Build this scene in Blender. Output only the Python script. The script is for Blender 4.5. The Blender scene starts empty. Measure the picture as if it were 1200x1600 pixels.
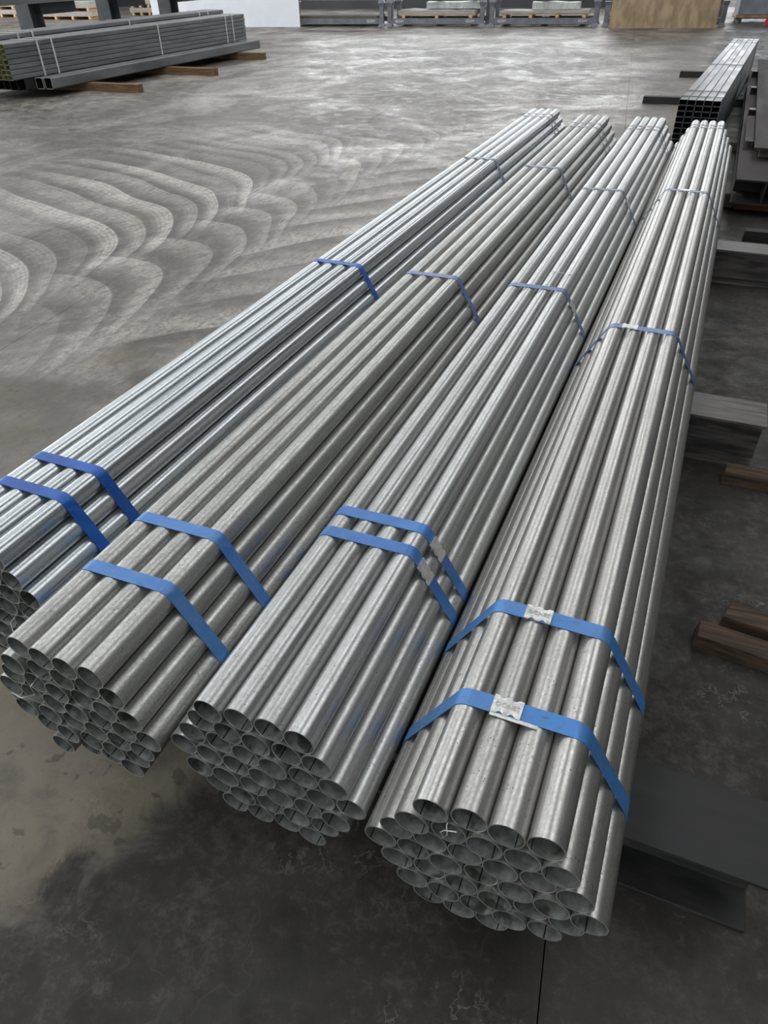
import bpy, math, random
from mathutils import Matrix, Vector, Euler
random.seed(11)
SC = bpy.context.scene
COL = SC.collection

# ------------------------------------------------------------------ camera
F = Vector((-0.315257, 0.717660, -0.620949))
R = Vector((0.921069, 0.388981, -0.018065))
U = Vector((-0.228573, 0.577632, 0.783643))
cd = bpy.data.cameras.new('camera'); cam = bpy.data.objects.new('camera', cd); COL.objects.link(cam)
cam.matrix_world = Matrix(((R.x, U.x, -F.x, 0.0828), (R.y, U.y, -F.y, -0.5543),
                           (R.z, U.z, -F.z, 1.6055), (0, 0, 0, 1)))
cd.sensor_fit = 'HORIZONTAL'; cd.sensor_width = 36; cd.lens = 1095.39 / 1200 * 36
cd.clip_start = 0.05; cd.clip_end = 200
SC.camera = cam
# ------------------------------------------------------------------ world, lights, exposure
ALPHA = 0.1195                    # the hall is turned a little against the pipe bundles
W = bpy.data.worlds.new('overcast_sky'); SC.world = W; W.use_nodes = True
bg = W.node_tree.nodes['Background']; bg.inputs['Color'].default_value = (0.90, 0.95, 1.0, 1); bg.inputs['Strength'].default_value = 1.6
SC.view_settings.view_transform = 'Standard'; SC.view_settings.look = 'None'
SC.view_settings.gamma = 1; SC.view_settings.use_curve_mapping = False
SC.view_settings.exposure = -0.06

def hall(u, v, z=0.0):            # hall axes -> world
    c, s = math.cos(ALPHA), math.sin(ALPHA)
    return Vector((u * c - v * s, u * s + v * c, z))
def area(name, loc, target, sx, sy, power, col):
    l = bpy.data.lights.new(name, 'AREA'); l.shape = 'RECTANGLE'; l.size = sx; l.size_y = sy
    l.energy = power; l.color = col
    o = bpy.data.objects.new(name, l); COL.objects.link(o); o.location = loc
    d = (Vector(target) - Vector(loc)).normalized()
    x = Vector((math.cos(ALPHA), math.sin(ALPHA), 0)) if abs(d.z) > .9 or abs(d.y) > .7 else Vector((-math.sin(ALPHA), math.cos(ALPHA), 0))
    zax = -d; y = zax.cross(x).normalized(); x = y.cross(zax)
    o.matrix_world = Matrix(((x.x, y.x, zax.x, loc[0]), (x.y, y.y, zax.y, loc[1]), (x.z, y.z, zax.z, loc[2]), (0, 0, 0, 1)))
    return o
ROOF = 8.0
SKY = (0.95, 0.975, 1.0)
SKYLIGHTS = [(u, 12.0, 2.3, 38.0) for u in (-25.0, -19.5, -14.0, -8.5, -3.0, 2.5)]   # u, v, width, length
SKY_W = 5.9                      # watts per square metre of roof light
for u, v, w, l in SKYLIGHTS:
    p = hall(u, v, ROOF - 0.04)
    area('roof_light', p, p - Vector((0, 0, 1)), w, l, SKY_W * w * l, (1.0, 0.995, 0.98))
p = hall(-9.0, 31.8, 4.0); area('far_clerestory_daylight', p, p - hall(0, 1), 20.0, 3.2, 950, SKY)
p = hall(5.4, 31.8, 2.6); area('far_doorway_daylight', p, p - hall(0, 1), 4.6, 5.0, 280, SKY)
p = hall(-4.0, -7.8, 2.6); area('rear_fill_light', p, p + hall(0, 1), 12.0, 5.0, 210, SKY)  # fill added behind the camera, no doorway known there
p = hall(-29.5, 13.0, 3.2); area('side_opening_daylight', p, p + hall(1, 0), 30.0, 5.6, 2600, (0.90, 0.95, 1.0))

# ------------------------------------------------------------------ node helpers
class NT:
    def __init__(s, name):
        s.m = bpy.data.materials.new(name); s.m.use_nodes = True
        s.t = s.m.node_tree; s.n = s.t.nodes; s.b = s.n['Principled BSDF']
    def put(s, sock, v):
        if isinstance(v, bpy.types.NodeSocket): s.t.links.new(v, sock)
        elif isinstance(v, (tuple, list)) and len(v) == 3 and sock.type == 'RGBA': sock.default_value = (*v, 1)
        else: sock.default_value = v
    def math(s, op, a, b=0.0, c=0.0, clamp=False):
        k = s.n.new('ShaderNodeMath'); k.operation = op; k.use_clamp = clamp
        s.put(k.inputs[0], a); s.put(k.inputs[1], b)
        if op in ('MULTIPLY_ADD', 'SMOOTH_MIN', 'COMPARE'): s.put(k.inputs[2], c)
        return k.outputs[0]
    def step(s, x, a, b, lo=0.0, hi=1.0, kind='SMOOTHSTEP'):
        k = s.n.new('ShaderNodeMapRange'); k.interpolation_type = kind
        s.put(k.inputs[0], x); s.put(k.inputs[1], a); s.put(k.inputs[2], b); s.put(k.inputs[3], lo); s.put(k.inputs[4], hi)
        return k.outputs[0]
    def mix(s, f, a, b, mode='MIX'):
        k = s.n.new('ShaderNodeMix'); k.data_type = 'RGBA'; k.blend_type = mode
        s.put(k.inputs[0], f); s.put(k.inputs[6], a); s.put(k.inputs[7], b); return k.outputs[2]
    def noise(s, vec, scale, detail=4, rough=.55, dist=0.0, color=False):
        k = s.n.new('ShaderNodeTexNoise'); s.put(k.inputs['Vector'], vec); s.put(k.inputs['Scale'], scale)
        k.inputs['Detail'].default_value = detail; k.inputs['Roughness'].default_value = rough; k.inputs['Distortion'].default_value = dist
        return k.outputs[1 if color else 0]
    def voro(s, vec, scale, feature='F1', out=0):
        k = s.n.new('ShaderNodeTexVoronoi'); k.feature = feature; s.put(k.inputs['Vector'], vec); s.put(k.inputs['Scale'], scale)
        return k.outputs[out]
    def coord(s, kind='Object'): return s.n.new('ShaderNodeTexCoord').outputs[kind]
    def pos(s): return s.n.new('ShaderNodeNewGeometry').outputs['Position']
    def rand(s): return s.n.new('ShaderNodeObjectInfo').outputs['Random']
    def sep(s, v):
        k = s.n.new('ShaderNodeSeparateXYZ'); s.put(k.inputs[0], v); return k.outputs
    def comb(s, x, y, z):
        k = s.n.new('ShaderNodeCombineXYZ'); s.put(k.inputs[0], x); s.put(k.inputs[1], y); s.put(k.inputs[2], z); return k.outputs[0]
    def vmath(s, op, a, b):
        k = s.n.new('ShaderNodeVectorMath'); k.operation = op; s.put(k.inputs[0], a); s.put(k.inputs[1], b); return k.outputs[0]
    def bump(s, h, strength=.3, dist=.01):
        k = s.n.new('ShaderNodeBump'); k.inputs['Strength'].default_value = strength; k.inputs['Distance'].default_value = dist
        s.put(k.inputs['Height'], h); s.put(s.b.inputs['Normal'], k.outputs[0])
    def set(s, col=None, rough=None, metal=None, spec=None):
        for key, v in (('Base Color', col), ('Roughness', rough), ('Metallic', metal), ('Specular IOR Level', spec)):
            if v is not None: s.put(s.b.inputs[key], v)
        return s.m
def C(r, g, b):                   # sRGB 0..255 -> linear
    f = lambda c: c / 12.92 if c <= .04045 else ((c + .055) / 1.055) ** 2.4
    return (f(r / 255), f(g / 255), f(b / 255))

# ------------------------------------------------------------------ materials
def mat_pipe(name, light, dark, dust, rough, dustamt):
    k = NT(name); o = k.coord('Object'); rnd = k.rand()
    sh = k.vmath('ADD', o, k.comb(k.math('MULTIPLY', rnd, 37.0), k.math('MULTIPLY', rnd, 91.0), 0.0))
    streak = k.noise(k.vmath('MULTIPLY', sh, (110, .8, 110)), 1.0, 5, .6)
    grain = k.noise(k.vmath('MULTIPLY', sh, (1, .6, 1)), 210.0, 4, .7)
    soft = k.noise(k.vmath('MULTIPLY', sh, (1, .3, 1)), 34.0, 5, .7)
    patch = k.noise(k.vmath('MULTIPLY', sh, (1, .35, 1)), 4.0, 4, .6)
    speck = k.voro(k.vmath('MULTIPLY', sh, (1, .7, 1)), 170.0)
    speckn = k.noise(sh, 26.0, 3, .6)
    c = k.mix(k.step(streak, .32, .68), dark, light)
    gm = k.math('ADD', k.step(grain, .34, .64, 0, .55), k.step(soft, .36, .66, 0, .28))
    dm = k.math('MULTIPLY', k.math('ADD', gm, k.step(patch, .38, .64, -.08, .14)), dustamt, clamp=True)
    c = k.mix(dm, c, dust)
    v = k.step(rnd, 0, 1, .86, 1.08, 'LINEAR'); c = k.mix(1.0, c, k.comb(v, v, v), 'MULTIPLY')
    sp = k.math('MULTIPLY', k.step(speck, .12, .20, 1, 0), k.step(speckn, .47, .58))
    c = k.mix(k.math('MULTIPLY', sp, .85), c, C(42, 39, 33))
    rg = k.math('ADD', k.step(streak, .3, .7, rough - .05, rough + .06), k.math('MULTIPLY', dm, .10))
    rg = k.math('ADD', rg, k.math('MULTIPLY', sp, .3))
    return k.set(c, rg, k.math('SUBTRACT', .95, k.math('MULTIPLY', dm, .4)))
PIPE_MATS = [mat_pipe('galvanised_blue_bright', (.56, .595, .61), (.40, .435, .455), (.33, .335, .325), .28, .45),
             mat_pipe('galvanised_dusty', (.53, .535, .52), (.38, .385, .38), (.24, .232, .208), .34, .95),
             mat_pipe('galvanised_mixed', (.55, .56, .55), (.39, .405, .41), (.27, .265, .245), .32, .8),
             mat_pipe('galvanised_dull', (.54, .535, .51), (.40, .395, .385), (.26, .25, .225), .31, .85)]
def mat_bore():
    k = NT('pipe_bore_dull_zinc'); o = k.coord('Object'); x, y, z = k.sep(o); rnd = k.rand()
    a = k.math('ABSOLUTE', k.math('ARCTAN2', x, z))
    seam = k.step(a, .025, .055, 1, 0)
    side = k.step(k.math('ARCTAN2', x, z), 0.0, .55, 1, 0)
    sh = k.vmath('ADD', o, k.comb(k.math('MULTIPLY', rnd, 37.0), k.math('MULTIPLY', rnd, 91.0), 0.0))
    n = k.noise(sh, 40, 5, .65)
    c = k.mix(k.step(n, .35, .7), C(118, 121, 118), C(158, 162, 160))
    c = k.mix(k.step(k.noise(sh, 14, 3), .58, .66), c, C(84, 84, 78))
    c = k.mix(seam, c, C(20, 20, 20))
    return k.set(c, k.step(n, .3, .7, .42, .62), .55)
M_BORE = mat_bore()
def mat_rim():
    k = NT('cut_pipe_rim'); n = k.noise(k.coord(), 120, 3); return k.set(k.mix(n, (.36, .37, .36), (.62, .63, .62)), .4, .85)
M_RIM = mat_rim()
def mat_strap(name, a, b, worn, wornamt, rough=.42):
    k = NT(name); p = k.pos(); n = k.noise(p, 55, 5, .7); n2 = k.noise(k.vmath('MULTIPLY', p, (30, 240, 30)), 1, 4, .6); n3 = k.noise(p, 9, 3)
    c = k.mix(k.step(n3, .35, .65), a, b)
    c = k.mix(k.math('MULTIPLY', k.step(n, .48, .68), wornamt), c, worn)
    c = k.mix(k.math('MULTIPLY', k.step(n2, .62, .7), wornamt), c, C(60, 70, 84))
    return k.set(c, k.step(n, .3, .7, rough - .08, rough + .12), .25)
M_STRAP = [mat_strap('strap_clean_blue', C(24, 88, 170), C(20, 70, 144), C(56, 108, 174), .35),
           mat_strap('strap_dusty_blue', C(76, 124, 182), C(60, 112, 176), C(116, 134, 158), .6),
           mat_strap('strap_pale_blue', C(62, 116, 182), C(50, 100, 162), C(96, 122, 156), .55),
           mat_strap('strap_scuffed_blue', C(64, 124, 190), C(74, 122, 178), C(84, 104, 136), .65)]
M_STRAP_MID = mat_strap('strap_half_grey_blue', C(92, 114, 152), C(76, 100, 142), C(124, 134, 150), .5)  # blue mixed halfway to grey
M_STRAP_GREY = mat_strap('strap_sky_greyed_blue', C(112, 126, 146), C(88, 104, 130), C(140, 146, 152), .5)  # sky reflection on the distant straps put into their colour
M_STRAP_STEEL = mat_strap('strap_bare_steel', C(112, 114, 116), C(84, 86, 88), C(70, 70, 70), .5, .35)
def plain(name, a, b, scale=20, rough=.5, metal=0.0, stretch=(1, 1, 1), bump=0.0, bumpd=.004, lo=.35, hi=.65):
    k = NT(name); v = k.vmath('MULTIPLY', k.coord('Object'), stretch); v = k.vmath('ADD', v, k.comb(k.math('MULTIPLY', k.rand(), 13.0), 0.0, 0.0))
    n = k.noise(v, scale, 5, .62)
    if bump: k.bump(n, bump, bumpd)
    return k.set(k.mix(k.step(n, lo, hi), a, b), k.step(n, .3, .7, rough - .08, rough + .1), metal)
M_SEAL = plain('crimped_seal_zinc', (.50, .50, .48), (.68, .68, .66), 90, .42, .75)
M_WIRE = plain('binding_wire', (.45, .45, .43), (.65, .65, .62), 60, .4, .8)
M_HBEAM = plain('dark_mill_steel', C(24, 24, 25), C(42, 41, 41), 6, .66, .1, (1, 4, 4), .2)
M_HBEAM_WORN = plain('worn_mill_steel', C(58, 56, 56), C(104, 99, 96), 5, .48, .4, (1, 6, 6), .2)
M_TUBE_DK = plain('black_square_tube', C(52, 55, 57), C(118, 122, 124), 6, .38, .55, (1, .6, 1))
M_TUBE_END = plain('black_tube_inside', C(14, 14, 13), C(26, 26, 24), 20, .7, .1)
M_TUBE_GREY = plain('grey_tube_steel', C(92, 94, 96), C(118, 120, 121), 4, .5, .4, (1, .25, 1))
M_TUBE_OLIVE = plain('lit_tube_inside', C(90, 94, 46), C(170, 172, 90), 12, .7, .1)  # yellow-green light in the tube ends put into the colour
M_TIMBER = plain('dunnage_timber', C(84, 62, 42), C(122, 94, 66), 16, .8, 0, (.25, 3, 3), .5)
M_TIMBER_DK = plain('old_dark_timber', C(38, 30, 23), C(84, 66, 48), 18, .85, 0, (.25, 3, 3), .6)
M_TIMBER_RED = plain('red_brown_timber', C(92, 52, 36), C(128, 74, 50), 20, .8, 0, (.25, 3, 3), .5)
M_TIMBER_GREY = plain('grey_timber', C(78, 74, 66), C(112, 106, 96), 18, .8, 0, (.25, 3, 3), .5)
M_PINE = plain('pale_pallet_pine', C(196, 158, 116), C(224, 192, 152), 10, .75, 0, (.3, 3, 3), .3)
M_PLY = plain('plywood_sheet', C(142, 122, 96), C(176, 155, 126), 5, .8, 0, (1, 1, .4), .15)
M_WHITE = plain('white_painted_board', C(236, 240, 246), C(244, 248, 252), 1.2, .5)
M_RACK = plain('grey_rack_paint', C(106, 108, 114), C(126, 128, 134), 6, .5, .2)
M_SHEETS = plain('stacked_sheet_packs', C(150, 148, 142), C(184, 180, 172), 3, .7, 0, (1, 1, 18))
M_FOIL = plain('white_plastic_wrap', C(196, 202, 198), C(226, 230, 226), 5, .35, 0, bump=.8, bumpd=.08)
M_DARKPACK = plain('dark_steel_plates', C(30, 30, 32), C(58, 58, 60), 4, .5, .4, (1, 1, 10))
M_GREYPACK = plain('grey_sheet_pack', C(128, 132, 140), C(148, 152, 160), 3, .6)
M_RED = plain('red_jack_paint', C(190, 48, 36), C(214, 70, 54), 8, .45)
M_PRINT = plain('white_stencil_paint', C(226, 226, 226), C(240, 240, 240), 8, .6)
M_BAND = plain('pale_packing_band', C(186, 186, 180), C(212, 212, 206), 14, .5, .2)
M_PURPLE = plain('shaded_oxide_plate', C(30, 25, 26), C(50, 42, 43), 4, .75, .05, (2, .4, 1))  # purple-dark steel, with the dimness of the right side put into its colour
M_COLUMN = plain('grey_column_paint', C(66, 68, 70), C(88, 90, 92), 5, .55, .2)
M_WALL = plain('hall_cladding', C(56, 58, 60), C(72, 74, 76), 1.0, .7)
M_ROOF = plain('roof_sheeting', C(70, 72, 74), C(86, 88, 90), .6, .7)

def mat_floor():
    k = NT('worn_hall_concrete'); p = k.pos(); x, y, z = k.sep(p)
    wob = k.sep(k.noise(p, .6, 1.2, .4, 0, True)); wx = k.math('SUBTRACT', wob[0], .5); wy = k.math('SUBTRACT', wob[1], .5)
    xd = k.math('ADD', x, k.math('MULTIPLY', wx, .55)); yd = k.math('ADD', y, k.math('MULTIPLY', wy, .45))
    fine = k.noise(p, 38, 6, .72); mid = k.noise(p, 6.5, 6, .65, .6); big = k.noise(p, .9, 4, .6, .8)
    # forklift tyre sweeps: the same turn driven over and over, one arc beside the next
    t = k.math('MAXIMUM', k.math('DIVIDE', k.math('ADD', xd, 4.6), 1.05), 0.0)
    g = k.math('ADD', k.math('MULTIPLY', k.math('ADD', xd, 5.1), .28), k.math('MULTIPLY', k.math('POWER', t, 4.0), .55))
    s1 = k.math('DIVIDE', k.math('ADD', yd, g), .30)
    f1 = k.math('FRACT', s1); i1 = k.math('FLOOR', s1)
    prof1 = k.math('MULTIPLY', k.step(f1, .08, .75), k.step(f1, .965, 1.0, 1, 0))
    wn = k.n.new('ShaderNodeTexWhiteNoise'); wn.noise_dimensions = '1D'; k.put(wn.inputs['W'], i1)
    prof1 = k.math('MULTIPLY', prof1, k.step(wn.outputs[0], 0, 1, .2, 1.0))
    m1 = k.math('MULTIPLY', k.math('MULTIPLY', k.step(xd, -6.6, -5.0), k.step(xd, -3.55, -3.35, 1, 0)), k.math('MULTIPLY', k.step(y, 1.4, 2.4), k.step(y, 6.4, 8.5, 1, 0)))
    # the wider turn beside it
    t2 = k.math('MAXIMUM', k.math('ADD', xd, 3.9), 0.0)
    s2 = k.math('DIVIDE', k.math('ADD', yd, k.math('MULTIPLY', k.math('POWER', t2, 5.0), .5)), .47); f2 = k.math('FRACT', s2)
    wn2 = k.n.new('ShaderNodeTexWhiteNoise'); wn2.noise_dimensions = '1D'; k.put(wn2.inputs['W'], k.math('FLOOR', s2))
    prof2 = k.math('MULTIPLY', k.math('MULTIPLY', k.step(f2, .15, .85), k.step(f2, .95, 1.0, 1, 0)), k.step(wn2.outputs[0], 0, 1, .3, 1.0))
    m2 = k.math('MULTIPLY', k.math('MULTIPLY', k.step(xd, -3.75, -3.45), k.step(xd, -2.9, -2.6, 1, 0)), k.math('MULTIPLY', k.step(y, .9, 1.8), k.step(y, 7.5, 10.0, 1, 0)))
    # tracks sweeping off towards the bundles
    xr = k.math('ADD', xd, 2.9)
    s3 = k.math('DIVIDE', k.math('ADD', k.math('SUBTRACT', yd, k.math('MULTIPLY', xr, 1.25)), k.math('MULTIPLY', k.math('MULTIPLY', xr, xr), .22)), .58); f3 = k.math('FRACT', s3)
    wn3 = k.n.new('ShaderNodeTexWhiteNoise'); wn3.noise_dimensions = '1D'; k.put(wn3.inputs['W'], k.math('FLOOR', s3))
    prof3 = k.math('MULTIPLY', k.math('MULTIPLY', k.step(f3, .0, .05), k.step(f3, .2, .95, 1, 0)), k.step(wn3.outputs[0], 0, 1, .3, 1.0))
    m3 = k.math('MULTIPLY', k.math('MULTIPLY', k.step(xd, -3.0, -2.6), k.step(xd, -.6, .6, 1, 0)), k.math('MULTIPLY', k.step(y, 1.6, 2.6), k.step(y, 8.5, 12.0, 1, 0)))
    tread = k.step(k.math('FRACT', k.math('MULTIPLY', s1, 6.0)), .2, .5, .72, 1.0)
    sw = k.math('MULTIPLY', k.math('MULTIPLY', prof1, m1), tread)
    sw = k.math('ADD', sw, k.math('MULTIPLY', k.math('MULTIPLY', prof2, m2), .6))
    sw = k.math('ADD', sw, k.math('MULTIPLY', k.math('MULTIPLY', prof3, m3), .7))
    far = k.noise(k.vmath('MULTIPLY', p, (.7, .35, 1)), 1.0, 6, .68, 1.6)
    sw = k.math('ADD', sw, k.math('MULTIPLY', k.step(far, .42, .62), k.step(y, 6.0, 11.0, 0, .42)))
    scr = k.noise(k.vmath('MULTIPLY', k.comb(xd, yd, 0.0), (26, 9, 1)), 1.0, 5, .7)
    traf = k.math('MULTIPLY', k.step(k.math('ADD', y, k.math('MULTIPLY', k.math('SUBTRACT', big, .5), 2.5)), .2, 2.4), k.step(x, -1.7, .3, 1, 0))   # driven-on part of the floor
    wear = k.math('ADD', k.math('MULTIPLY', sw, .72), k.math('MULTIPLY', k.step(mid, .40, .66), .24))
    wear = k.math('ADD', wear, k.step(big, .35, .68, -.08, .18))
    wear = k.math('MULTIPLY', wear, k.math('MULTIPLY', k.step(fine, .34, .56, .45, 1.1), k.step(scr, .36, .55, .5, 1.1)))
    stat = k.math('ADD', k.math('MULTIPLY', k.step(k.noise(p, 2.1, 5, .62, .5), .46, .70), .26), k.math('MULTIPLY', k.step(fine, .4, .75), .10))
    wear = k.mix(traf, k.comb(stat, stat, stat), k.comb(wear, wear, wear)); wear = k.sep(wear)[0]
    c = k.mix(k.math('MINIMUM', wear, 1.15), C(63, 56, 49), C(178, 172, 163))
    # darker ground between the bundles' near ends and the right-hand store, with thin pale rims
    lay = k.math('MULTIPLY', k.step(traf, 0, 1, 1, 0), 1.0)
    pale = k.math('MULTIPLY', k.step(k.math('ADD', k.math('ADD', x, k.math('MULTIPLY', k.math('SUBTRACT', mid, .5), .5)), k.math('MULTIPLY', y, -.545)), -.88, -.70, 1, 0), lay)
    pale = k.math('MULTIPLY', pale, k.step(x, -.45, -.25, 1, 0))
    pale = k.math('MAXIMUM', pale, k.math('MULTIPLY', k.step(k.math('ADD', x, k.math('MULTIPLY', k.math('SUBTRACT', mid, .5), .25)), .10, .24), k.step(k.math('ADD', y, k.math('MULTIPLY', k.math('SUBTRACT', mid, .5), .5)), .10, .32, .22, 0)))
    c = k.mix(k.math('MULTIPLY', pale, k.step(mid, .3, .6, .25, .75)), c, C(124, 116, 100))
    dark_gnd = k.math('MULTIPLY', lay, k.math('SUBTRACT', 1.0, pale))
    c = k.mix(k.math('MULTIPLY', dark_gnd, .86), c, C(27, 26, 24))
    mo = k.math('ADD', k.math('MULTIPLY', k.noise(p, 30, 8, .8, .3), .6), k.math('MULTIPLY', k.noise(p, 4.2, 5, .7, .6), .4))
    c = k.mix(k.math('MULTIPLY', dark_gnd, k.step(mo, .47, .64, 0, .40)), c, C(96, 90, 80))
    c = k.mix(k.math('MULTIPLY', dark_gnd, k.step(mo, .34, .46, .5, 0)), c, C(18, 18, 17))
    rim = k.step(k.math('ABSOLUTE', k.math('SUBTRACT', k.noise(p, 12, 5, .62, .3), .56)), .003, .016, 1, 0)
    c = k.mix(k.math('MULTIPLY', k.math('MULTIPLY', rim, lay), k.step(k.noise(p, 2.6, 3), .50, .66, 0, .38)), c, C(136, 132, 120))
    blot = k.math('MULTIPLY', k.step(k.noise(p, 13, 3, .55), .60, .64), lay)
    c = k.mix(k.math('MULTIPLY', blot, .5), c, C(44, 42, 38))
    c = k.mix(k.math('MULTIPLY', k.step(k.noise(p, 1.7, 3), .60, .72), .3), c, C(104, 92, 62))
    cr = k.step(k.voro(k.vmath('ADD', p, k.noise(p, 3, 3, .6, 0, True)), 1.1, 'DISTANCE_TO_EDGE'), .002, .008, 1, 0)
    c = k.mix(k.math('MULTIPLY', cr, .45), c, C(58, 54, 50))
    pit = k.step(k.noise(p, 170, 2, .5), .66, .72); c = k.mix(k.math('MULTIPLY', pit, .5), c, C(52, 50, 46))
    rg = k.math('ADD', k.step(mid, .3, .7, .36, .62), k.step(fine, .3, .7, -.04, .10))
    rg = k.math('SUBTRACT', rg, k.math('MULTIPLY', k.step(big, .46, .62), .11))
    rg = k.math('ADD', rg, k.math('MULTIPLY', lay, .16))
    k.bump(k.math('ADD', k.math('MULTIPLY', fine, .5), k.math('MULTIPLY', mid, .8)), .16, .01)
    return k.set(c, rg, 0.0, .42)
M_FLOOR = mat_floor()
M_JOINT = plain('joint_filler', C(46, 44, 40), C(62, 59, 54), 10, .9)

# ------------------------------------------------------------------ mesh helpers
class MB:
    def __init__(s): s.v = []; s.f = []; s.mi = []; s.sm = []
    def face(s, idx, m=0, smooth=False): s.f.append(tuple(idx)); s.mi.append(m); s.sm.append(smooth)
    def box(s, x0, x1, y0, y1, z0, z1, m=0, M=None):
        b = len(s.v); P = [(x, y, z) for z in (z0, z1) for y in (y0, y1) for x in (x0, x1)]
        if M: P = [tuple(M @ Vector(q)) for q in P]
        s.v += P
        for q in ((0, 2, 3, 1), (4, 5, 7, 6), (0, 1, 5, 4), (2, 6, 7, 3), (0, 4, 6, 2), (1, 3, 7, 5)): s.face([b + i for i in q], m)
        return s
    def prism(s, prof, y0, y1, m=0):          # closed profile in (x, z), extruded along y
        b = len(s.v); n = len(prof)
        s.v += [(x, y0, z) for x, z in prof] + [(x, y1, z) for x, z in prof]
        for i in range(n): j = (i + 1) % n; s.face((b + i, b + j, b + n + j, b + n + i), m)
        s.face([b + i for i in range(n)][::-1], m); s.face([b + n + i for i in range(n)], m)
        return s
    def hexa(s, P, m=0):                       # 8 free corners, ordered as box()
        b = len(s.v); s.v += [tuple(q) for q in P]
        for q in ((0, 2, 3, 1), (4, 5, 7, 6), (0, 1, 5, 4), (2, 6, 7, 3), (0, 4, 6, 2), (1, 3, 7, 5)): s.face([b + i for i in q], m)
        return s
    def wire(s, pts, r, n=6, m=0):
        b = len(s.v); pts = [Vector(p) for p in pts]
        for i, p in enumerate(pts):
            d = (pts[min(i + 1, len(pts) - 1)] - pts[max(i - 1, 0)]).normalized()
            a = d.orthogonal().normalized(); c = d.cross(a)
            s.v += [tuple(p + a * (r * math.cos(2 * math.pi * q / n)) + c * (r * math.sin(2 * math.pi * q / n))) for q in range(n)]
        for i in range(len(pts) - 1):
            for q in range(n): s.face((b + i * n + q, b + i * n + (q + 1) % n, b + (i + 1) * n + (q + 1) % n, b + (i + 1) * n + q), m, True)
        return s
    def mesh(s, name, mats):
        me = bpy.data.meshes.new(name); me.from_pydata(s.v, [], s.f)
        for q in mats: me.materials.append(q)
        for p, m, sm in zip(me.polygons, s.mi, s.sm): p.material_index = m; p.use_smooth = sm
        me.update()
        import bmesh
        bm = bmesh.new(); bm.from_mesh(me); bmesh.ops.recalc_face_normals(bm, faces=bm.faces); bm.to_mesh(me); bm.free()
        return me
    def build(s, name, mats, parent=None, loc=(0, 0, 0), rz=0.0, bevel=0.0):
        if not isinstance(mats, (list, tuple)): mats = [mats]
        return link(name, s.mesh(name, mats), parent, loc, rz, bevel)
def link(name, me, parent=None, loc=(0, 0, 0), rz=0.0, bevel=0.0):
    o = bpy.data.objects.new(name, me); COL.objects.link(o); o.location = loc; o.rotation_euler = (0, 0, rz)
    if parent: o.parent = parent
    if bevel:
        b = o.modifiers.new('edge', 'BEVEL'); b.width = bevel; b.segments = 2; b.limit_method = 'ANGLE'
    return o
def thing(name, label, cat, loc=(0, 0, 0), rz=0.0, group=None):
    o = bpy.data.objects.new(name, None); COL.objects.link(o); o.empty_display_size = .1
    o.location = loc; o.rotation_euler = (0, 0, rz); return tag(o, label, cat, group)
def tag(o, label, cat, group=None):
    o['label'] = label; o['category'] = cat
    if group: o['group'] = group
    return o
def struct(o): o['kind'] = 'structure'; return o
def text_mesh(body, size, extrude, mat):
    cu = bpy.data.curves.new('lettering', 'FONT'); cu.body = body; cu.size = size; cu.extrude = extrude
    cu.align_x = 'CENTER'; cu.align_y = 'CENTER'; cu.resolution_u = 2
    t = bpy.data.objects.new('lettering', cu); COL.objects.link(t); bpy.context.view_layer.update()
    me = bpy.data.meshes.new_from_object(t.evaluated_get(bpy.context.evaluated_depsgraph_get()))
    bpy.data.objects.remove(t); bpy.data.curves.remove(cu); me.materials.clear(); me.materials.append(mat); return me

# ------------------------------------------------------------------ the hall
floor = struct(MB().box(-45, 9, -9, 44, -.12, -.03).build('floor', M_JOINT, rz=ALPHA))
us = [-45.0, -37.5, -33.29, -29.11, -24.93, -20.75, -16.57, -12.39, -8.21, -4.03, -2.93, .147, 4.33, 9.0]
vs = [-9.0, -1.6, 10.75, 21.0, 32.0, 44.0]
for i in range(len(us) - 1):
    for j in range(len(vs) - 1):
        g = .0012 if us[i + 1] == -2.93 or us[i] == -2.93 else .0016
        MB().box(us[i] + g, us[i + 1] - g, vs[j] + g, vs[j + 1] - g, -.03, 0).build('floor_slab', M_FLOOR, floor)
def wall(name, u0, u1, v0, v1, z0, z1, m=M_WALL): return struct(MB().box(u0, u1, v0, v1, z0, z1).build(name, m, rz=ALPHA))
wf = wall('wall_far', -32, 2.6, 32.0, 32.25, 0, 2.3)
for a, b, c, d in ((-32, -20.5, 2.3, 5.7), (2.0, 2.6, 2.3, 5.7), (-32, 9, 5.7, ROOF)):
    MB().box(a, b, 32.0, 32.25, c, d).build('wall_panel', M_WALL, wf)
wall('wall_right', 8.0, 8.25, -8, 32, 0, ROOF)
wr = wall('wall_rear', -32, -10, -8.25, -8.0, 0, ROOF)
for a, b, c, d in ((2, 8, 0, ROOF), (-10, 2, 5.1, ROOF)): MB().box(a, b, -8.25, -8.0, c, d).build('wall_panel', M_WALL, wr)
wl = wall('wall_left', -32.25, -32, -8, 32, 6.2, ROOF)
roof = struct(MB().box(-32, 8, -8, -7.5, ROOF, ROOF + .15).build('ceiling', M_ROOF, rz=ALPHA))
strips = sorted((u - w / 2, u + w / 2, v - l / 2, v + l / 2) for u, v, w, l in SKYLIGHTS)
cur = -32.0
for a, b, c, d in strips:
    MB().box(cur, a, -7.5, 32, ROOF, ROOF + .15).build('roof_sheet', M_ROOF, roof)
    MB().box(a, b, -7.5, c, ROOF, ROOF + .15).build('roof_sheet', M_ROOF, roof)
    MB().box(a, b, d, 32, ROOF, ROOF + .15).build('roof_sheet', M_ROOF, roof); cur = b
MB().box(cur, 8, -7.5, 32, ROOF, ROOF + .15).build('roof_sheet', M_ROOF, roof)

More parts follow.
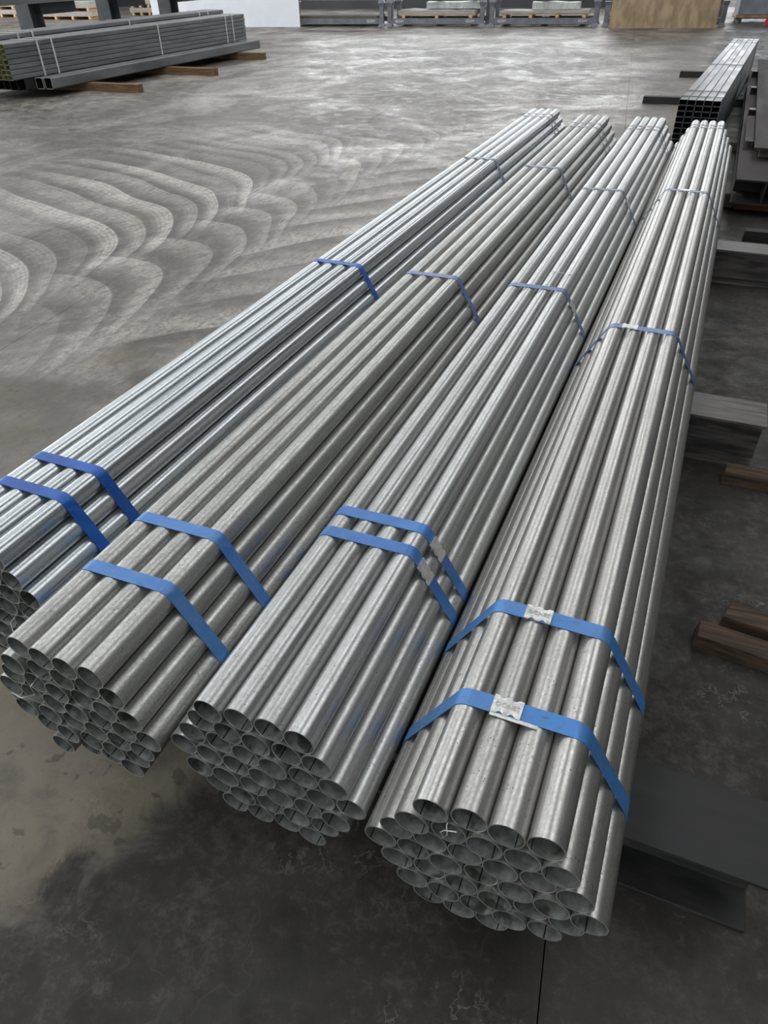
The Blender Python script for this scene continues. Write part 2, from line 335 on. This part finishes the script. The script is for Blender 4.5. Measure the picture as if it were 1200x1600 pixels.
# ------------------------------------------------------------------ steel bearers under the bundles
def h_profile(w, h, tf, tw):
    a, b = w / 2, tw / 2
    return [(-a, 0), (a, 0), (a, tf), (b, tf), (b, h - tf), (a, h - tf), (a, h), (-a, h), (-a, h - tf), (-b, h - tf), (-b, tf), (-a, tf)]
def h_girder(name, label, x0, x1, y, mat, z=0.0, group=None):
    w, h, tf, tw = .19, .2, .012, .009
    root = thing(name, label, 'steel beam', ((x0 + x1) / 2, y, z), 0, group); L = (x1 - x0) / 2
    MB().box(-L, L, -w / 2, w / 2, h - tf, h).build('top_flange', mat, root, bevel=.002)
    MB().box(-L, L, -tw / 2, tw / 2, tf, h - tf).build('web', mat, root)
    MB().box(-L, L, -w / 2, w / 2, 0, tf).build('bottom_flange', mat, root, bevel=.002)
    return root
h_girder('steel_girder', 'dark scratched H girder on the floor under the near ends of the pipe bundles', -1.66, .512, .370, M_HBEAM)
h_girder('steel_girder', 'worn grey H girder under the pipe bundles, middle of the three', -1.66, .506, 2.165, M_HBEAM_WORN)
h_girder('steel_girder', 'worn H girder under the pipe bundles, farthest of the three', -1.66, .66, 4.225, M_HBEAM_WORN)

# ------------------------------------------------------------------ the four pipe bundles
D = .0605; PT = .06070; RO = D / 2; RI = RO - .0021; H3 = PT * math.sqrt(3) / 2
def pipe_mesh(name, L, mats, n=36):
    s = MB(); ring = [(math.sin(2 * math.pi * i / n), math.cos(2 * math.pi * i / n)) for i in range(n)]
    for r, y in ((RO, 0), (RO, L), (RI, 0), (RI, L)): s.v += [(r * a, y, r * b) for a, b in ring]
    for i in range(n):
        j = (i + 1) % n
        s.face((i, j, n + j, n + i), 0, True); s.face((2 * n + i, 3 * n + i, 3 * n + j, 2 * n + j), 1, True)
        s.face((i, 2 * n + i, 2 * n + j, j), 2); s.face((n + i, n + j, 3 * n + j, 3 * n + i), 2)
    me = bpy.data.meshes.new(name); me.from_pydata(s.v, [], s.f)
    for q in mats: me.materials.append(q)
    for p, m, sm in zip(me.polygons, s.mi, s.sm): p.material_index = m; p.use_smooth = sm
    me.update(); 
    try: me.set_sharp_from_angle(angle=math.radians(50))
    except Exception: pass
    return me
ROWS = [4, 5, 6, 7, 6, 5, 4]
CZ = 3 * H3 + RO                     # height of the bundle's middle above its base
def strap_path(off, seg=9):          # hull of the six corner pipes, clockwise from top left, in (x, z) about the middle
    pts = []
    for kx in range(6):
        a = math.radians(120 - 60 * kx); cx, cz = 3 * PT * math.cos(a), 3 * PT * math.sin(a)
        for q in range(seg + 1):
            b = a + math.radians(30) - math.radians(60) * q / seg
            pts.append((cx + (RO + off) * math.cos(b), cz + (RO + off) * math.sin(b)))
    return pts
def strap_mesh(name, w, t, mat, skew=0.0, gap=.0004):
    a, b = strap_path(gap), strap_path(gap + t); n = len(a); s = MB()
    for i in range(n):
        sk = skew * a[i][0] / .2
        s.v += [(a[i][0], -w / 2 + sk, a[i][1]), (b[i][0], -w / 2 + sk, b[i][1]), (b[i][0], w / 2 + sk, b[i][1]), (a[i][0], w / 2 + sk, a[i][1])]
    for i in range(n):
        j = (i + 1) % n
        for q in range(4): r = (q + 1) % 4; s.face((4 * i + q, 4 * i + r, 4 * j + r, 4 * j + q), 0, False)
    return s.mesh(name, [mat])
def add_seal(strap, where, tail, lettering):
    """crimped clip on the strap: where = (x, z, tilt) in the strap's plane, tilt about y"""
    x, z, tl = where
    M = Matrix.Translation((x, 0, z)) @ Matrix.Rotation(tl, 4, 'Y')
    s = MB(); L, wd, th = .052, .0375, .0042; nx = 13
    notch = {3: .0042, 4: .0042, 8: .0042, 9: .0042}
    for i in range(nx):                                  # plan outline with two crimp notches on each side
        px = -L / 2 + L * i / (nx - 1); hw = wd / 2 - notch.get(i, 0)
        lift = .0012
        for py, pz in ((-hw, 0.0), (-hw, th - lift), (-hw + .004, th), (hw - .004, th), (hw, th - lift), (hw, 0.0)): s.v.append(tuple(M @ Vector((px, py, pz))))
    for i in range(nx - 1):
        for q in range(6): r = (q + 1) % 6; s.face((6 * i + q, 6 * i + r, 6 * i + 6 + r, 6 * i + 6 + q))
    s.face(range(6)); s.face([6 * (nx - 1) + q for q in range(6)][::-1])
    seal = s.build('strap_seal', M_SEAL, strap); seal['label'] = 'crimped silver metal strap seal'
    if tail:
        t = MB().box(-.026, .058, -.0255, -.0185, .0002, .0012, 0, M).build('strap_tail', M_SEAL, strap)
    if lettering:
        me = text_mesh('SENDO', .0135, .0009, M_RIM)
        me.transform(M @ Matrix.Translation((0, 0, th + .0003)) @ Matrix.Rotation(math.pi, 4, 'Z')); lt = link('seal_lettering', me, strap)
    return seal
TOPZ = 3 * H3 + RO + .0014
def top_seal(x): return (x, TOPZ, 0.0)
def side_seal(f):                    # on the upper right slope, f = 0 at the top corner .. 1 at the widest pipe
    a = math.radians(60); x0, z0 = 1.5 * PT, 3 * H3; x1, z1 = 3 * PT, 0.0
    nx, nz = math.cos(math.radians(30)), math.sin(math.radians(30)); o = RO + .0016
    return (x0 + (x1 - x0) * f + nx * o, z0 + (z1 - z0) * f + nz * o, math.radians(60))
BUNDLES = [
    dict(x=-1.3005, y=.1768, label='leftmost bundle of bluish galvanised pipes with clean dark blue straps', mat=0,
         straps=[(.398, .034, 0, 0), (.5205, .034, 0, 0), (2.152, .034, 0, 0), (4.24, .034, 1, 0), (5.80, .020, 2, 0), (5.92, .020, 2, 0)], seals={}),
    dict(x=-.8664, y=.0017, label='dusty galvanised pipe bundle, second from the left, with loose wire at its ends', mat=1,
         straps=[(.230, .034, 0, .004), (.411, .034, 0, .004), (2.152, .034, 3, .008), (4.135, .034, 1, 0), (5.475, .020, 2, 0), (5.63, .020, 2, 0)], seals={}),
    dict(x=-.4336, y=.0219, label='galvanised pipe bundle, second from the right, with strap seals on its sloping side', mat=2,
         straps=[(.527, .034, 0, .004), (.608, .034, 0, .005), (2.167, .034, 3, .005), (3.72, .034, 1, .01), (5.50, .020, 2, 0), (5.62, .020, 2, 0)],
         seals={0: (side_seal(.22), 0, 0), 1: (side_seal(.22), 0, 0), 2: (side_seal(.34), 0, 0), 3: (side_seal(.35), 0, 0)}),
    dict(x=0.0, y=0.0, label='rightmost and nearest galvanised pipe bundle with lettered seals on its blue straps', mat=3,
         straps=[(.207, .036, 0, .004), (.443, .036, 0, 0), (1.904, .034, 3, 0), (3.83, .034, 1, -.008), (5.70, .020, 2, 0), (5.80, .020, 2, 0)],
         seals={0: (top_seal(-.026), 1, 1), 1: (top_seal(-.026), 0, 1), 2: (top_seal(-.045), 0, 0), 3: (top_seal(-.01), 0, 0)})]
for bi, B in enumerate(BUNDLES):
    root = thing('pipe_bundle', B['label'], 'pipe bundle', (B['x'], B['y'], .2016), 0, 'strapped bundles of galvanised pipe')
    pm = pipe_mesh('pipe', 6.0, [PIPE_MATS[B['mat']], M_BORE, M_RIM])
    for r, n in enumerate(ROWS):
        for c in range(n):
            o = bpy.data.objects.new('pipe', pm); COL.objects.link(o); o.parent = root
            dy = random.gauss(0, .0032)
            if bi == 3 and r == 6 and c == 3: dy = .09
            if bi == 1 and r == 6 and c in (1, 2): dy = .012
            o.location = ((c - (n - 1) / 2) * PT, dy, CZ + (3 - r) * H3)
            o.rotation_euler = (0, random.choice([random.uniform(.6, 2.6) + math.pi / 2, random.uniform(-math.pi, math.pi)]), 0)
    for si, (ys, w, kind, skew) in enumerate(B['straps']):
        mt = (M_STRAP[B['mat']], M_STRAP_GREY, M_STRAP_STEEL, M_STRAP_MID)[kind]
        st = link('strap', strap_mesh('strap', w, .0009, mt, skew), root, (0, ys - B['y'], CZ))
        if kind in (0, 3): st['label'] = 'flat blue steel packing strap'
        if si in B['seals']: add_seal(st, *B['seals'][si])
    if bi == 1:
        MB().wire([(-.150, -.012, .155), (-.154, -.020, .20), (-.120, -.024, .205), (-.082, -.016, .225), (-.074, -.022, .262), (-.066, -.006, .275), (-.062, .03, .26)], .0011).build('wire_tie', M_WIRE, root)
    if bi == 0:
        MB().wire([(.06, -.03, .02), (.085, -.035, .06), (.08, -.03, .10), (.06, -.01, .14), (.055, .04, .15)], .0013).build('wire_tie', M_WIRE, root)
    if bi == 2:
        MB().wire([(.015, 2.33, TOPZ + CZ + .0005), (.05, 2.328, TOPZ + CZ + .0006), (.105, 2.322, TOPZ + CZ - .001)], .0012).build('wire_tie', M_WIRE, root)
    if bi == 3:
        MB().wire([(-.066, .03, .318), (-.062, -.006, .322), (-.058, -.014, .312), (-.064, -.016, .302), (-.070, -.012, .308), (-.064, -.010, .316), (-.045, -.008, .320)], .0013).build('wire_tie', M_WIRE, root)

# ------------------------------------------------------------------ timbers and the store on the right
def timber(name, label, x0, x1, y0, y1, z0, z1, mat, skew=0.0, cat='timber', chip=.0):
    o = MB().hexa([(x0, y0, z0), (x1, y0 + skew, z0), (x0 + chip, y1, z0), (x1, y1 + skew, z0),
                   (x0 + .003, y0 + .003, z1 - .003), (x1, y0 + skew, z1), (x0 + chip + .006, y1 - .002, z1), (x1, y1 + skew, z1)]).build(name, mat, bevel=.003)
    return tag(o, label, cat)
timber('timber_baulk', 'brown split timber on the floor right of the pipes, nearest one', .357, 1.25, 1.040, 1.112, 0, .058, M_TIMBER_DK, -.09)
timber('timber_baulk', 'dark timber with a split end lying just behind the nearest brown timber', .421, 1.25, 1.150, 1.225, 0, .055, M_TIMBER_DK, -.07, chip=.02)
timber('timber_baulk', 'rust-stained timber lying against the front of the middle H girder', .397, 1.25, 1.935, 2.005, 0, .06, M_TIMBER_DK, .02)
timber('square_bar', 'short black square bar on the floor behind the farthest H girder', .408, 1.3, 5.035, 5.11, 0, .072, M_HBEAM, .03, 'steel bar')
timber('timber_baulk', 'grey timber end showing beyond the far end of the rightmost bundle', -.10, .318, 5.88, 5.97, 0, .10, M_TIMBER_GREY)
timber('timber_baulk', 'red-brown timber under the end of the dark plate girder', .330, 1.3, 5.855, 5.955, 0, .085, M_TIMBER_RED)
# plate girder and what lies on it
g = thing('plate_girder', 'dark wide-flanged plate girder resting on the red-brown timber', 'steel beam', (.50, 5.64, .085))
for nm, a in (('bottom_flange', (-.215, .215, 0, 6.4, 0, .014)), ('web', (-.006, .006, 0, 6.4, .014, .161)), ('top_flange', (-.215, .215, 0, 6.4, .161, .175))):
    MB().box(*a).build(nm, M_PURPLE if nm == 'top_flange' else M_HBEAM, g, bevel=.002)
for q in range(3): MB().box(-.205, -.006, .35 + q * 2.6, .36 + q * 2.6, .014, .161).build('stiffener', M_HBEAM, g)
c = thing('steel_channel', 'narrow dark channel bar with a bolt hole lying on the plate girder', 'steel bar', (.3425, 6.72, .260))
MB().box(-.034, .034, 0, 1.25, .058, .064).build('flange', M_PURPLE, c); MB().box(.028, .034, 0, 1.25, .006, .058).build('web', M_HBEAM, c); MB().box(-.034, .034, 0, 1.25, 0, .006).build('flange', M_HBEAM, c)
n = 12; s = MB(); s.v = [(.008 + .010 * math.cos(i * 2 * math.pi / n) - .02, .05 + .010 * math.sin(i * 2 * math.pi / n), zz) for zz in (.0605, .0646) for i in range(n)]
for i in range(n): s.face((i, (i + 1) % n, n + (i + 1) % n, n + i))
s.face([n + i for i in range(n)]); s.build('bolt_hole', M_TUBE_END, c)
for q, (yy, lab) in enumerate(((8.35, 'short steel packing block on the plate girder, nearest one'), (9.9, 'short steel packing block on the plate girder, middle one'), (11.4, 'short steel packing block on the plate girder, farthest one'))):
    pb = thing('packing_block', lab, 'steel block', (.42, yy, .260), 0, 'packing blocks under the dark plate')
    MB().box(-.10, .30, -.05, .05, 0, .008).build('bottom_flange', M_HBEAM, pb); MB().box(-.10, .30, -.004, .004, .008, .062).build('web', M_HBEAM, pb); MB().box(-.10, .30, -.05, .05, .062, .070).build('top_flange', M_HBEAM_WORN, pb)
tag(MB().box(0, .75, 0, 6.2, 0, .022).build('steel_plate', M_PURPLE, None, (.380, 6.32, .3305), bevel=.002), 'long dark reddish steel plate lying on the packing blocks at the right edge', 'steel plate')
tag(MB().box(0, .3, -.05, .05, 0, .068).build('timber_packer', M_TIMBER_GREY, None, (.43, 6.50, .260), bevel=.003), 'grey timber packer under the near end of the dark steel plate', 'timber')
# rectangular tubes behind the bundles
def rect_tube_mesh(name, w, h, L, t, mats):
    s = MB(); r = t * 2.2
    def prof(a, r): return [(a + r, a), (w - a - r, a), (w - a, a + r), (w - a, h - a - r), (w - a - r, h - a), (a + r, h - a), (a, h - a - r), (a, a + r)]
    for a, y in ((0, 0), (0, L), (t, 0), (t, L)): s.v += [(x, y, z) for x, z in prof(a, r if a == 0 else r * .5)]
    for i in range(8):
        j = (i + 1) % 8
        s.face((i, 8 + i, 8 + j, j), 0); s.face((16 + i, 16 + j, 24 + j, 24 + i), 1); s.face((i, j, 16 + j, 16 + i), 2); s.face((8 + i, 24 + i, 24 + j, 8 + j), 2)
    return s.mesh(name, mats)
def tube_stack(name, label, cat, loc, rz, cols, rows, w, h, L, t, mats, keep=lambda c, r: True, jit=.01, gap=.0012, group=None):
    root = thing(name, label, cat, loc, rz, group); me = rect_tube_mesh('tube', w - gap, h - gap, L, t, mats)
    for r in range(rows):
        for c in range(cols):
            if keep(c, r): link('tube', me, root, (c * w, random.uniform(-jit, jit), r * h))
    return root
def band(root, W_, H_, y, bw, mat, x0=0.0, z0=0.0, e=.0025):
    s = MB(); a = [(x0 - .0005, z0 - .0005), (x0 + W_ + .0005, z0 - .0005), (x0 + W_ + .0005, z0 + H_ + .0005), (x0 - .0005, z0 + H_ + .0005)]
    b = [(x0 - e, z0 - e), (x0 + W_ + e, z0 - e), (x0 + W_ + e, z0 + H_ + e), (x0 - e, z0 + H_ + e)]
    for P, y_ in ((a, y), (b, y), (a, y + bw), (b, y + bw)): s.v += [(x, y_, z) for x, z in P]
    for i in range(4):
        j = (i + 1) % 4
        s.face((4 + i, 4 + j, 12 + j, 12 + i)); s.face((i, 8 + i, 8 + j, j)); s.face((i, j, 4 + j, 4 + i)); s.face((8 + i, 12 + i, 12 + j, 8 + j))
    s.build('strap', mat, root)
sq = tube_stack('square_tube_bundle', 'stack of black rectangular steel tubes behind the rightmost pipe bundle', 'tube bundle', (-.318, 7.43, .0875), -.047, 5, 9, .0735, .0475, 6.15, .0025,
                [M_TUBE_DK, M_TUBE_END, M_TUBE_GREY], jit=.004, gap=.0025)
for y in (.18, .55, 2.75, 5.55, 5.85): band(sq, 5 * .0735, 9 * .0475, y, .02, M_HBEAM)
timber('timber_baulk', 'thin grey timber under the near end of the black tube stack', -.75, .60, 7.985, 8.075, 0, .085, M_TIMBER_GREY)
timber('square_bar', 'dark steel bar across the floor under the middle of the black tube stack', -.945, .68, 10.69, 10.79, 0, .085, M_HBEAM, .08, 'steel bar')
timber('square_bar', 'dark steel bar across the floor under the far end of the black tube stack', -.70, .62, 13.40, 13.48, 0, .085, M_HBEAM, .03, 'steel bar')

# ------------------------------------------------------------------ rectangular tube stacks on the left
for y, x1, lab in ((9.65, -8.40, 'nearest brown timber under the grey tube stack on the left'), (11.70, -8.36, 'middle brown timber under the grey tube stack on the left'), (14.12, -8.80, 'farthest brown timber under the grey tube stack on the left')):
    timber('timber_baulk', lab, -11.2, x1, y - .06, y + .06, 0, .112, M_TIMBER, .02)
for i in range(2):
    tb = link('box_section', rect_tube_mesh('box_section', .143, .15, 6.1, .006, [M_TUBE_GREY, M_TUBE_END, M_BAND]), None, (-9.375 - .147 * (i + 1) + .0, 8.86 - .03 * i, .112))
    tag(tb, ('large grey box section lying outermost beside the grey tube stack', 'large grey box section lying between the outermost one and the stack')[i], 'steel tube', 'large grey box sections')
low = tube_stack('box_section_layer', 'layer of dark box sections underneath the grey tube stack', 'tube bundle', (-10.86, 8.62, .112), 0, 8, 1, .147, .15, 6.0, .006, [M_HBEAM, M_TUBE_END, M_HBEAM], jit=.03)
fs = tube_stack('grey_tube_stack', 'front stack of grey rectangular tubes with pale bands on the left', 'tube bundle', (-10.185, 8.42, .2655), 0, 5, 7, .104, .065, 6.5, .0035, [M_TUBE_GREY, M_TUBE_OLIVE, M_TUBE_GREY], jit=.012, gap=.004)
for y in (.62, .92, 3.55, 5.75, 6.0): band(fs, 5 * .104, 7 * .065, y, .035, M_BAND)
bs = tube_stack('grey_tube_stack', 'rear stack of grey rectangular tubes standing slightly higher behind the front one', 'tube bundle', (-10.72, 8.5, .2655), 0, 5, 8, .10, .065, 6.5, .0035, [M_TUBE_GREY, M_TUBE_OLIVE, M_TUBE_GREY], keep=lambda c, r: r == 7 or c >= 3 or r == 0, jit=.012, gap=.004)
for y in (.75, 1.05, 3.4, 5.6, 5.9): band(bs, 5 * .10, 8 * .065, y, .035, M_BAND)
# cantilever columns behind the stacks
for i, (y, lab) in enumerate(((11.38, 'leftmost dark H column of the arm rack behind the grey tubes'), (13.5, 'middle dark H column of the arm rack behind the grey tubes'), (15.5, 'rightmost dark H column of the arm rack behind the grey tubes'))):
    r = thing('rack_column', lab, 'rack column', (-12.0, y, 0), 0, 'columns of the arm rack')
    MB().box(-.16, .16, -.15, -.132, 0, 2.6).build('flange', M_COLUMN, r); MB().box(-.16, .16, .132, .15, 0, 2.6).build('flange', M_COLUMN, r)
    MB().box(-.008, .008, -.132, .132, 0, 2.6).build('web', M_COLUMN, r)
    MB().box(-.40, .40, -.20, .20, 0, .02).build('base_plate', M_COLUMN, r)
    ar = MB().prism(h_profile(.15, .18, .012, .009), 0, 1.0).build('arm', M_COLUMN, r); ar.location = (.05, .151, .88)
tag(MB().prism(h_profile(.20, .20, .014, .01), 9.0, 18.0).build('steel_girder', M_TUBE_GREY, None, (-11.73, 0, 1.062)), 'long grey girder running along the rack columns at top left', 'steel beam')

# ------------------------------------------------------------------ the racking line at the far side
def Rk(X, d=0.0, z=0.0):          # point on the racking line at world X, d metres behind it
    return Vector((X - .119 * d, 22.33 + .119 * (X + 9.59) + d * .993, z))
def stillage(label, X0, X1, z, first, deck=True):
    w = (X1 - X0) * 1.007; root = thing('steel_stillage', label, 'stillage', Rk(X0, 0, z), ALPHA, 'grey stacking stillages along the far side')
    dp, h = 1.15, .56
    for x in (.07, w - .07):
        for y in (.06, dp - .06):
            p = MB().box(x - .055, x + .055, y - .055, y + .055, .06, h - .06).build('post', M_RACK, root)
            MB().hexa([(x + a * .10, y + b * .085, 0) for b in (-1, 1) for a in (-1, 1)] + [(x + a * .056, y + b * .056, .085) for b in (-1, 1) for a in (-1, 1)]).build('foot', M_RACK, root)
            MB().hexa([(x + a * .062, y + b * .062, h - .085) for b in (-1, 1) for a in (-1, 1)] + [(x + a * .085, y + b * .085, h) for b in (-1, 1) for a in (-1, 1)]).build('stacking_cup', M_RACK, root)
    for y in (.02, dp - .10): MB().box(.125, w - .125, y, y + .08, .065, .195).build('beam', M_RACK, root)
    for q in range(3): MB().box(.3 + q * (w - .8) / 2, .5 + q * (w - .8) / 2, .10, dp - .10, .10, .18).build('cross_member', M_RACK, root)
    if first:
        me = text_mesh('4Z20M', .085, .001, M_PRINT)
        for x in ((.36,) if first == 1 else ()) + (w - .40,):
            me2 = me.copy(); me2.transform(Matrix.Translation((x, .0188, .128)) @ Matrix.Rotation(math.pi / 2, 4, 'X')); link('stencil_number', me2, root)
    return root, w
def pallet(label, loc, w, dp, mats, group='loaded pallets in the racking', h=.09, slab=.10, blocks=4, top=None):
    root = thing('wooden_pallet', label, 'pallet', loc, ALPHA, group)
    for q in range(blocks):
        x = .12 + q * (w - .24) / (blocks - 1); MB().box(x - .045, x + .045, 0, dp, 0, h).build('bearer', mats[0], root)
    nb = 7
    for q in range(nb): MB().box(0, w, q * dp / nb + .006, (q + 1) * dp / nb - .006, h, h + .022).build('deck_board', mats[0], root)
    return root
def load(name, label, cat, loc, w, dp, h, mat, bow=.02):
    s = MB(); n = 8
    for i in range(n + 1):
        x = w * i / n; z1 = h + random.uniform(-bow, bow); 
        for y in (0.0, dp * .5, dp): s.v.append((x, y + random.uniform(-bow, bow) * .3, 0)); s.v.append((x, y + random.uniform(-bow, bow) * .3, z1 + (bow if y == dp * .5 else 0)))
    for i in range(n):
        a, b = 6 * i, 6 * i + 6
        s.face((a, a + 1, b + 1, b)); s.face((a + 4, b + 4, b + 5, a + 5)); s.face((a + 1, a + 3, b + 3, b + 1)); s.face((a + 3, a + 5, b + 5, b + 3)); s.face((a, b, b + 2, a + 2)); s.face((a + 2, b + 2, b + 4, a + 4))
    s.face((0, 2, 3, 1)); s.face((2, 4, 5, 3)); e = 6 * n; s.face((e, e + 1, e + 3, e + 2)); s.face((e + 2, e + 3, e + 5, e + 4))
    return tag(s.build(name, mat, None, loc, ALPHA), label, cat)
RK = [(-12.75, -9.62), (-9.52, -6.70), (-6.57, -3.62), (-3.48, -.40)]
names = ['next to the white board', 'second from the white board', 'third from the white board, left of the plywood', 'behind the leaning plywood']
for i, (a, b) in enumerate(RK):
    stillage('grey steel stillage on the floor, ' + names[i], a, b, 0, 2 if i == 0 else (1 if i < 3 else 0))
    if i < 3: stillage('upper grey steel stillage, ' + names[i], a, b, .5605, 2 if i == 0 else 0)
load('steel_plate_pack', 'thin pack of steel sheets in the stillage beside the white board', 'sheet pack', Rk(-12.5, .14, .1965), 2.65, .9, .055, M_TIMBER_GREY, .004)
load('steel_plate_pack', 'dark plates in the upper stillage beside the white board', 'sheet pack', Rk(-12.5, .14, .758), 2.65, .9, .2, M_DARKPACK, .004)
pallet('pale pallet under a grey sheet pack in the second stillage', Rk(-9.18, .12, .1965), 2.2, .95, [M_PINE], blocks=3, h=.055)
load('sheet_pack', 'grey sheet pack with ragged edge on the pallet in the second stillage', 'sheet pack', Rk(-9.22, .11, .275), 2.25, .95, .10, M_SHEETS, .012)
load('wrapped_bundle', 'white plastic wrapped bundle behind the grey sheet pack', 'wrapped bundle', Rk(-8.45, .40, .402), 1.65, .6, .155, M_FOIL, .012)
pallet('pale pine pallet in the third stillage beside the plywood', Rk(-6.28, .12, .1965), 2.42, .95, [M_PINE], blocks=4, h=.07)
load('sheet_pack', 'thin pale board pack on the pine pallet in the third stillage', 'sheet pack', Rk(-6.28, .10, .290), 2.42, .95, .06, M_SHEETS, .005)
load('wrapped_bundle', 'crumpled white plastic bundle on the pale board pack', 'wrapped bundle', Rk(-5.45, .45, .366), 1.3, .5, .165, M_FOIL, .012)
# boards in front
wb = MB().box(0, 4.9, 0, .04, 0, 2.4).build('white_board', M_WHITE, None, (-17.3, 22.15, 0), .0); tag(wb, 'large white painted board standing on edge left of the stillages', 'board')
wb.location = (-17.0, 21.28, 0); wb.rotation_euler = (0, 0, ALPHA)
pl = MB().box(0, 2.67, 0, .02, 0, 1.7).build('plywood_board', M_PLY, None, Rk(-3.30, -.42), ALPHA); pl.rotation_euler = (math.radians(-8), 0, ALPHA); tag(pl, 'brown plywood board leaning against the stillage at far right', 'board')
# things right of the plywood
pallet('low pallet carrying a grey block right of the plywood', Rk(-.05, 1.2), 2.2, 1.0, [M_TIMBER_GREY], blocks=3, h=.1)
load('board_sheet', 'thin pale board under the grey block', 'board', Rk(-.05, 1.18, .123), 2.2, 1.0, .06, M_PLY, .004)
load('sheet_pack', 'large grey wrapped block on the pallet right of the plywood', 'sheet pack', Rk(-.02, 1.2, .196), 2.1, .95, .6, M_GREYPACK, .006)
rj = thing('red_stand', 'red painted metal stand beside the grey block at the right edge', 'stand', Rk(.62, .45), ALPHA)
for x in (0, .42): MB().hexa([(x + a * .03, b * .03, 0) for b in (-1, 1) for a in (-1, 1)] + [(x + (.06 if x == 0 else -.06) + a * .03, b * .03, .30) for b in (-1, 1) for a in (-1, 1)]).build('leg', M_RED, rj)
MB().box(.02, .40, -.035, .035, .29, .36).build('crossbar', M_RED, rj)
MB().box(.02, .40, -.06, .06, .361, .46).build('head', M_SHEETS, rj)
# pallets seen between the columns at top left
PALLETS = ((-24.2, 23.7, 2.4, 'between the left and middle rack columns'), (-21.8, 26.1, 1.3, 'between the middle and right rack columns'),
           (-28.4, 24.6, 2.1, 'left of the leftmost rack column'), (-21.4, 28.4, 1.8, 'beside the left edge of the white board'))
for X, Y, w, where in PALLETS:
    hh = .09
    pallet('lower pine pallet seen ' + where, (X, Y, 0), w, 1.1, [M_PINE], 'pallets at the far left', h=hh)
    load('sheet_pack', 'lower pale sheet pack seen ' + where, 'sheet pack', (X, Y, hh + .024), w, 1.1, .12, M_SHEETS, .004)
    pallet('upper pine pallet seen ' + where, (X, Y, hh + .156), w, 1.1, [M_PINE], 'pallets at the far left', h=hh)
    load('sheet_pack', 'upper pale sheet pack seen ' + where, 'sheet pack', (X, Y, 2 * hh + .18), w, 1.1, .16, M_SHEETS, .006)
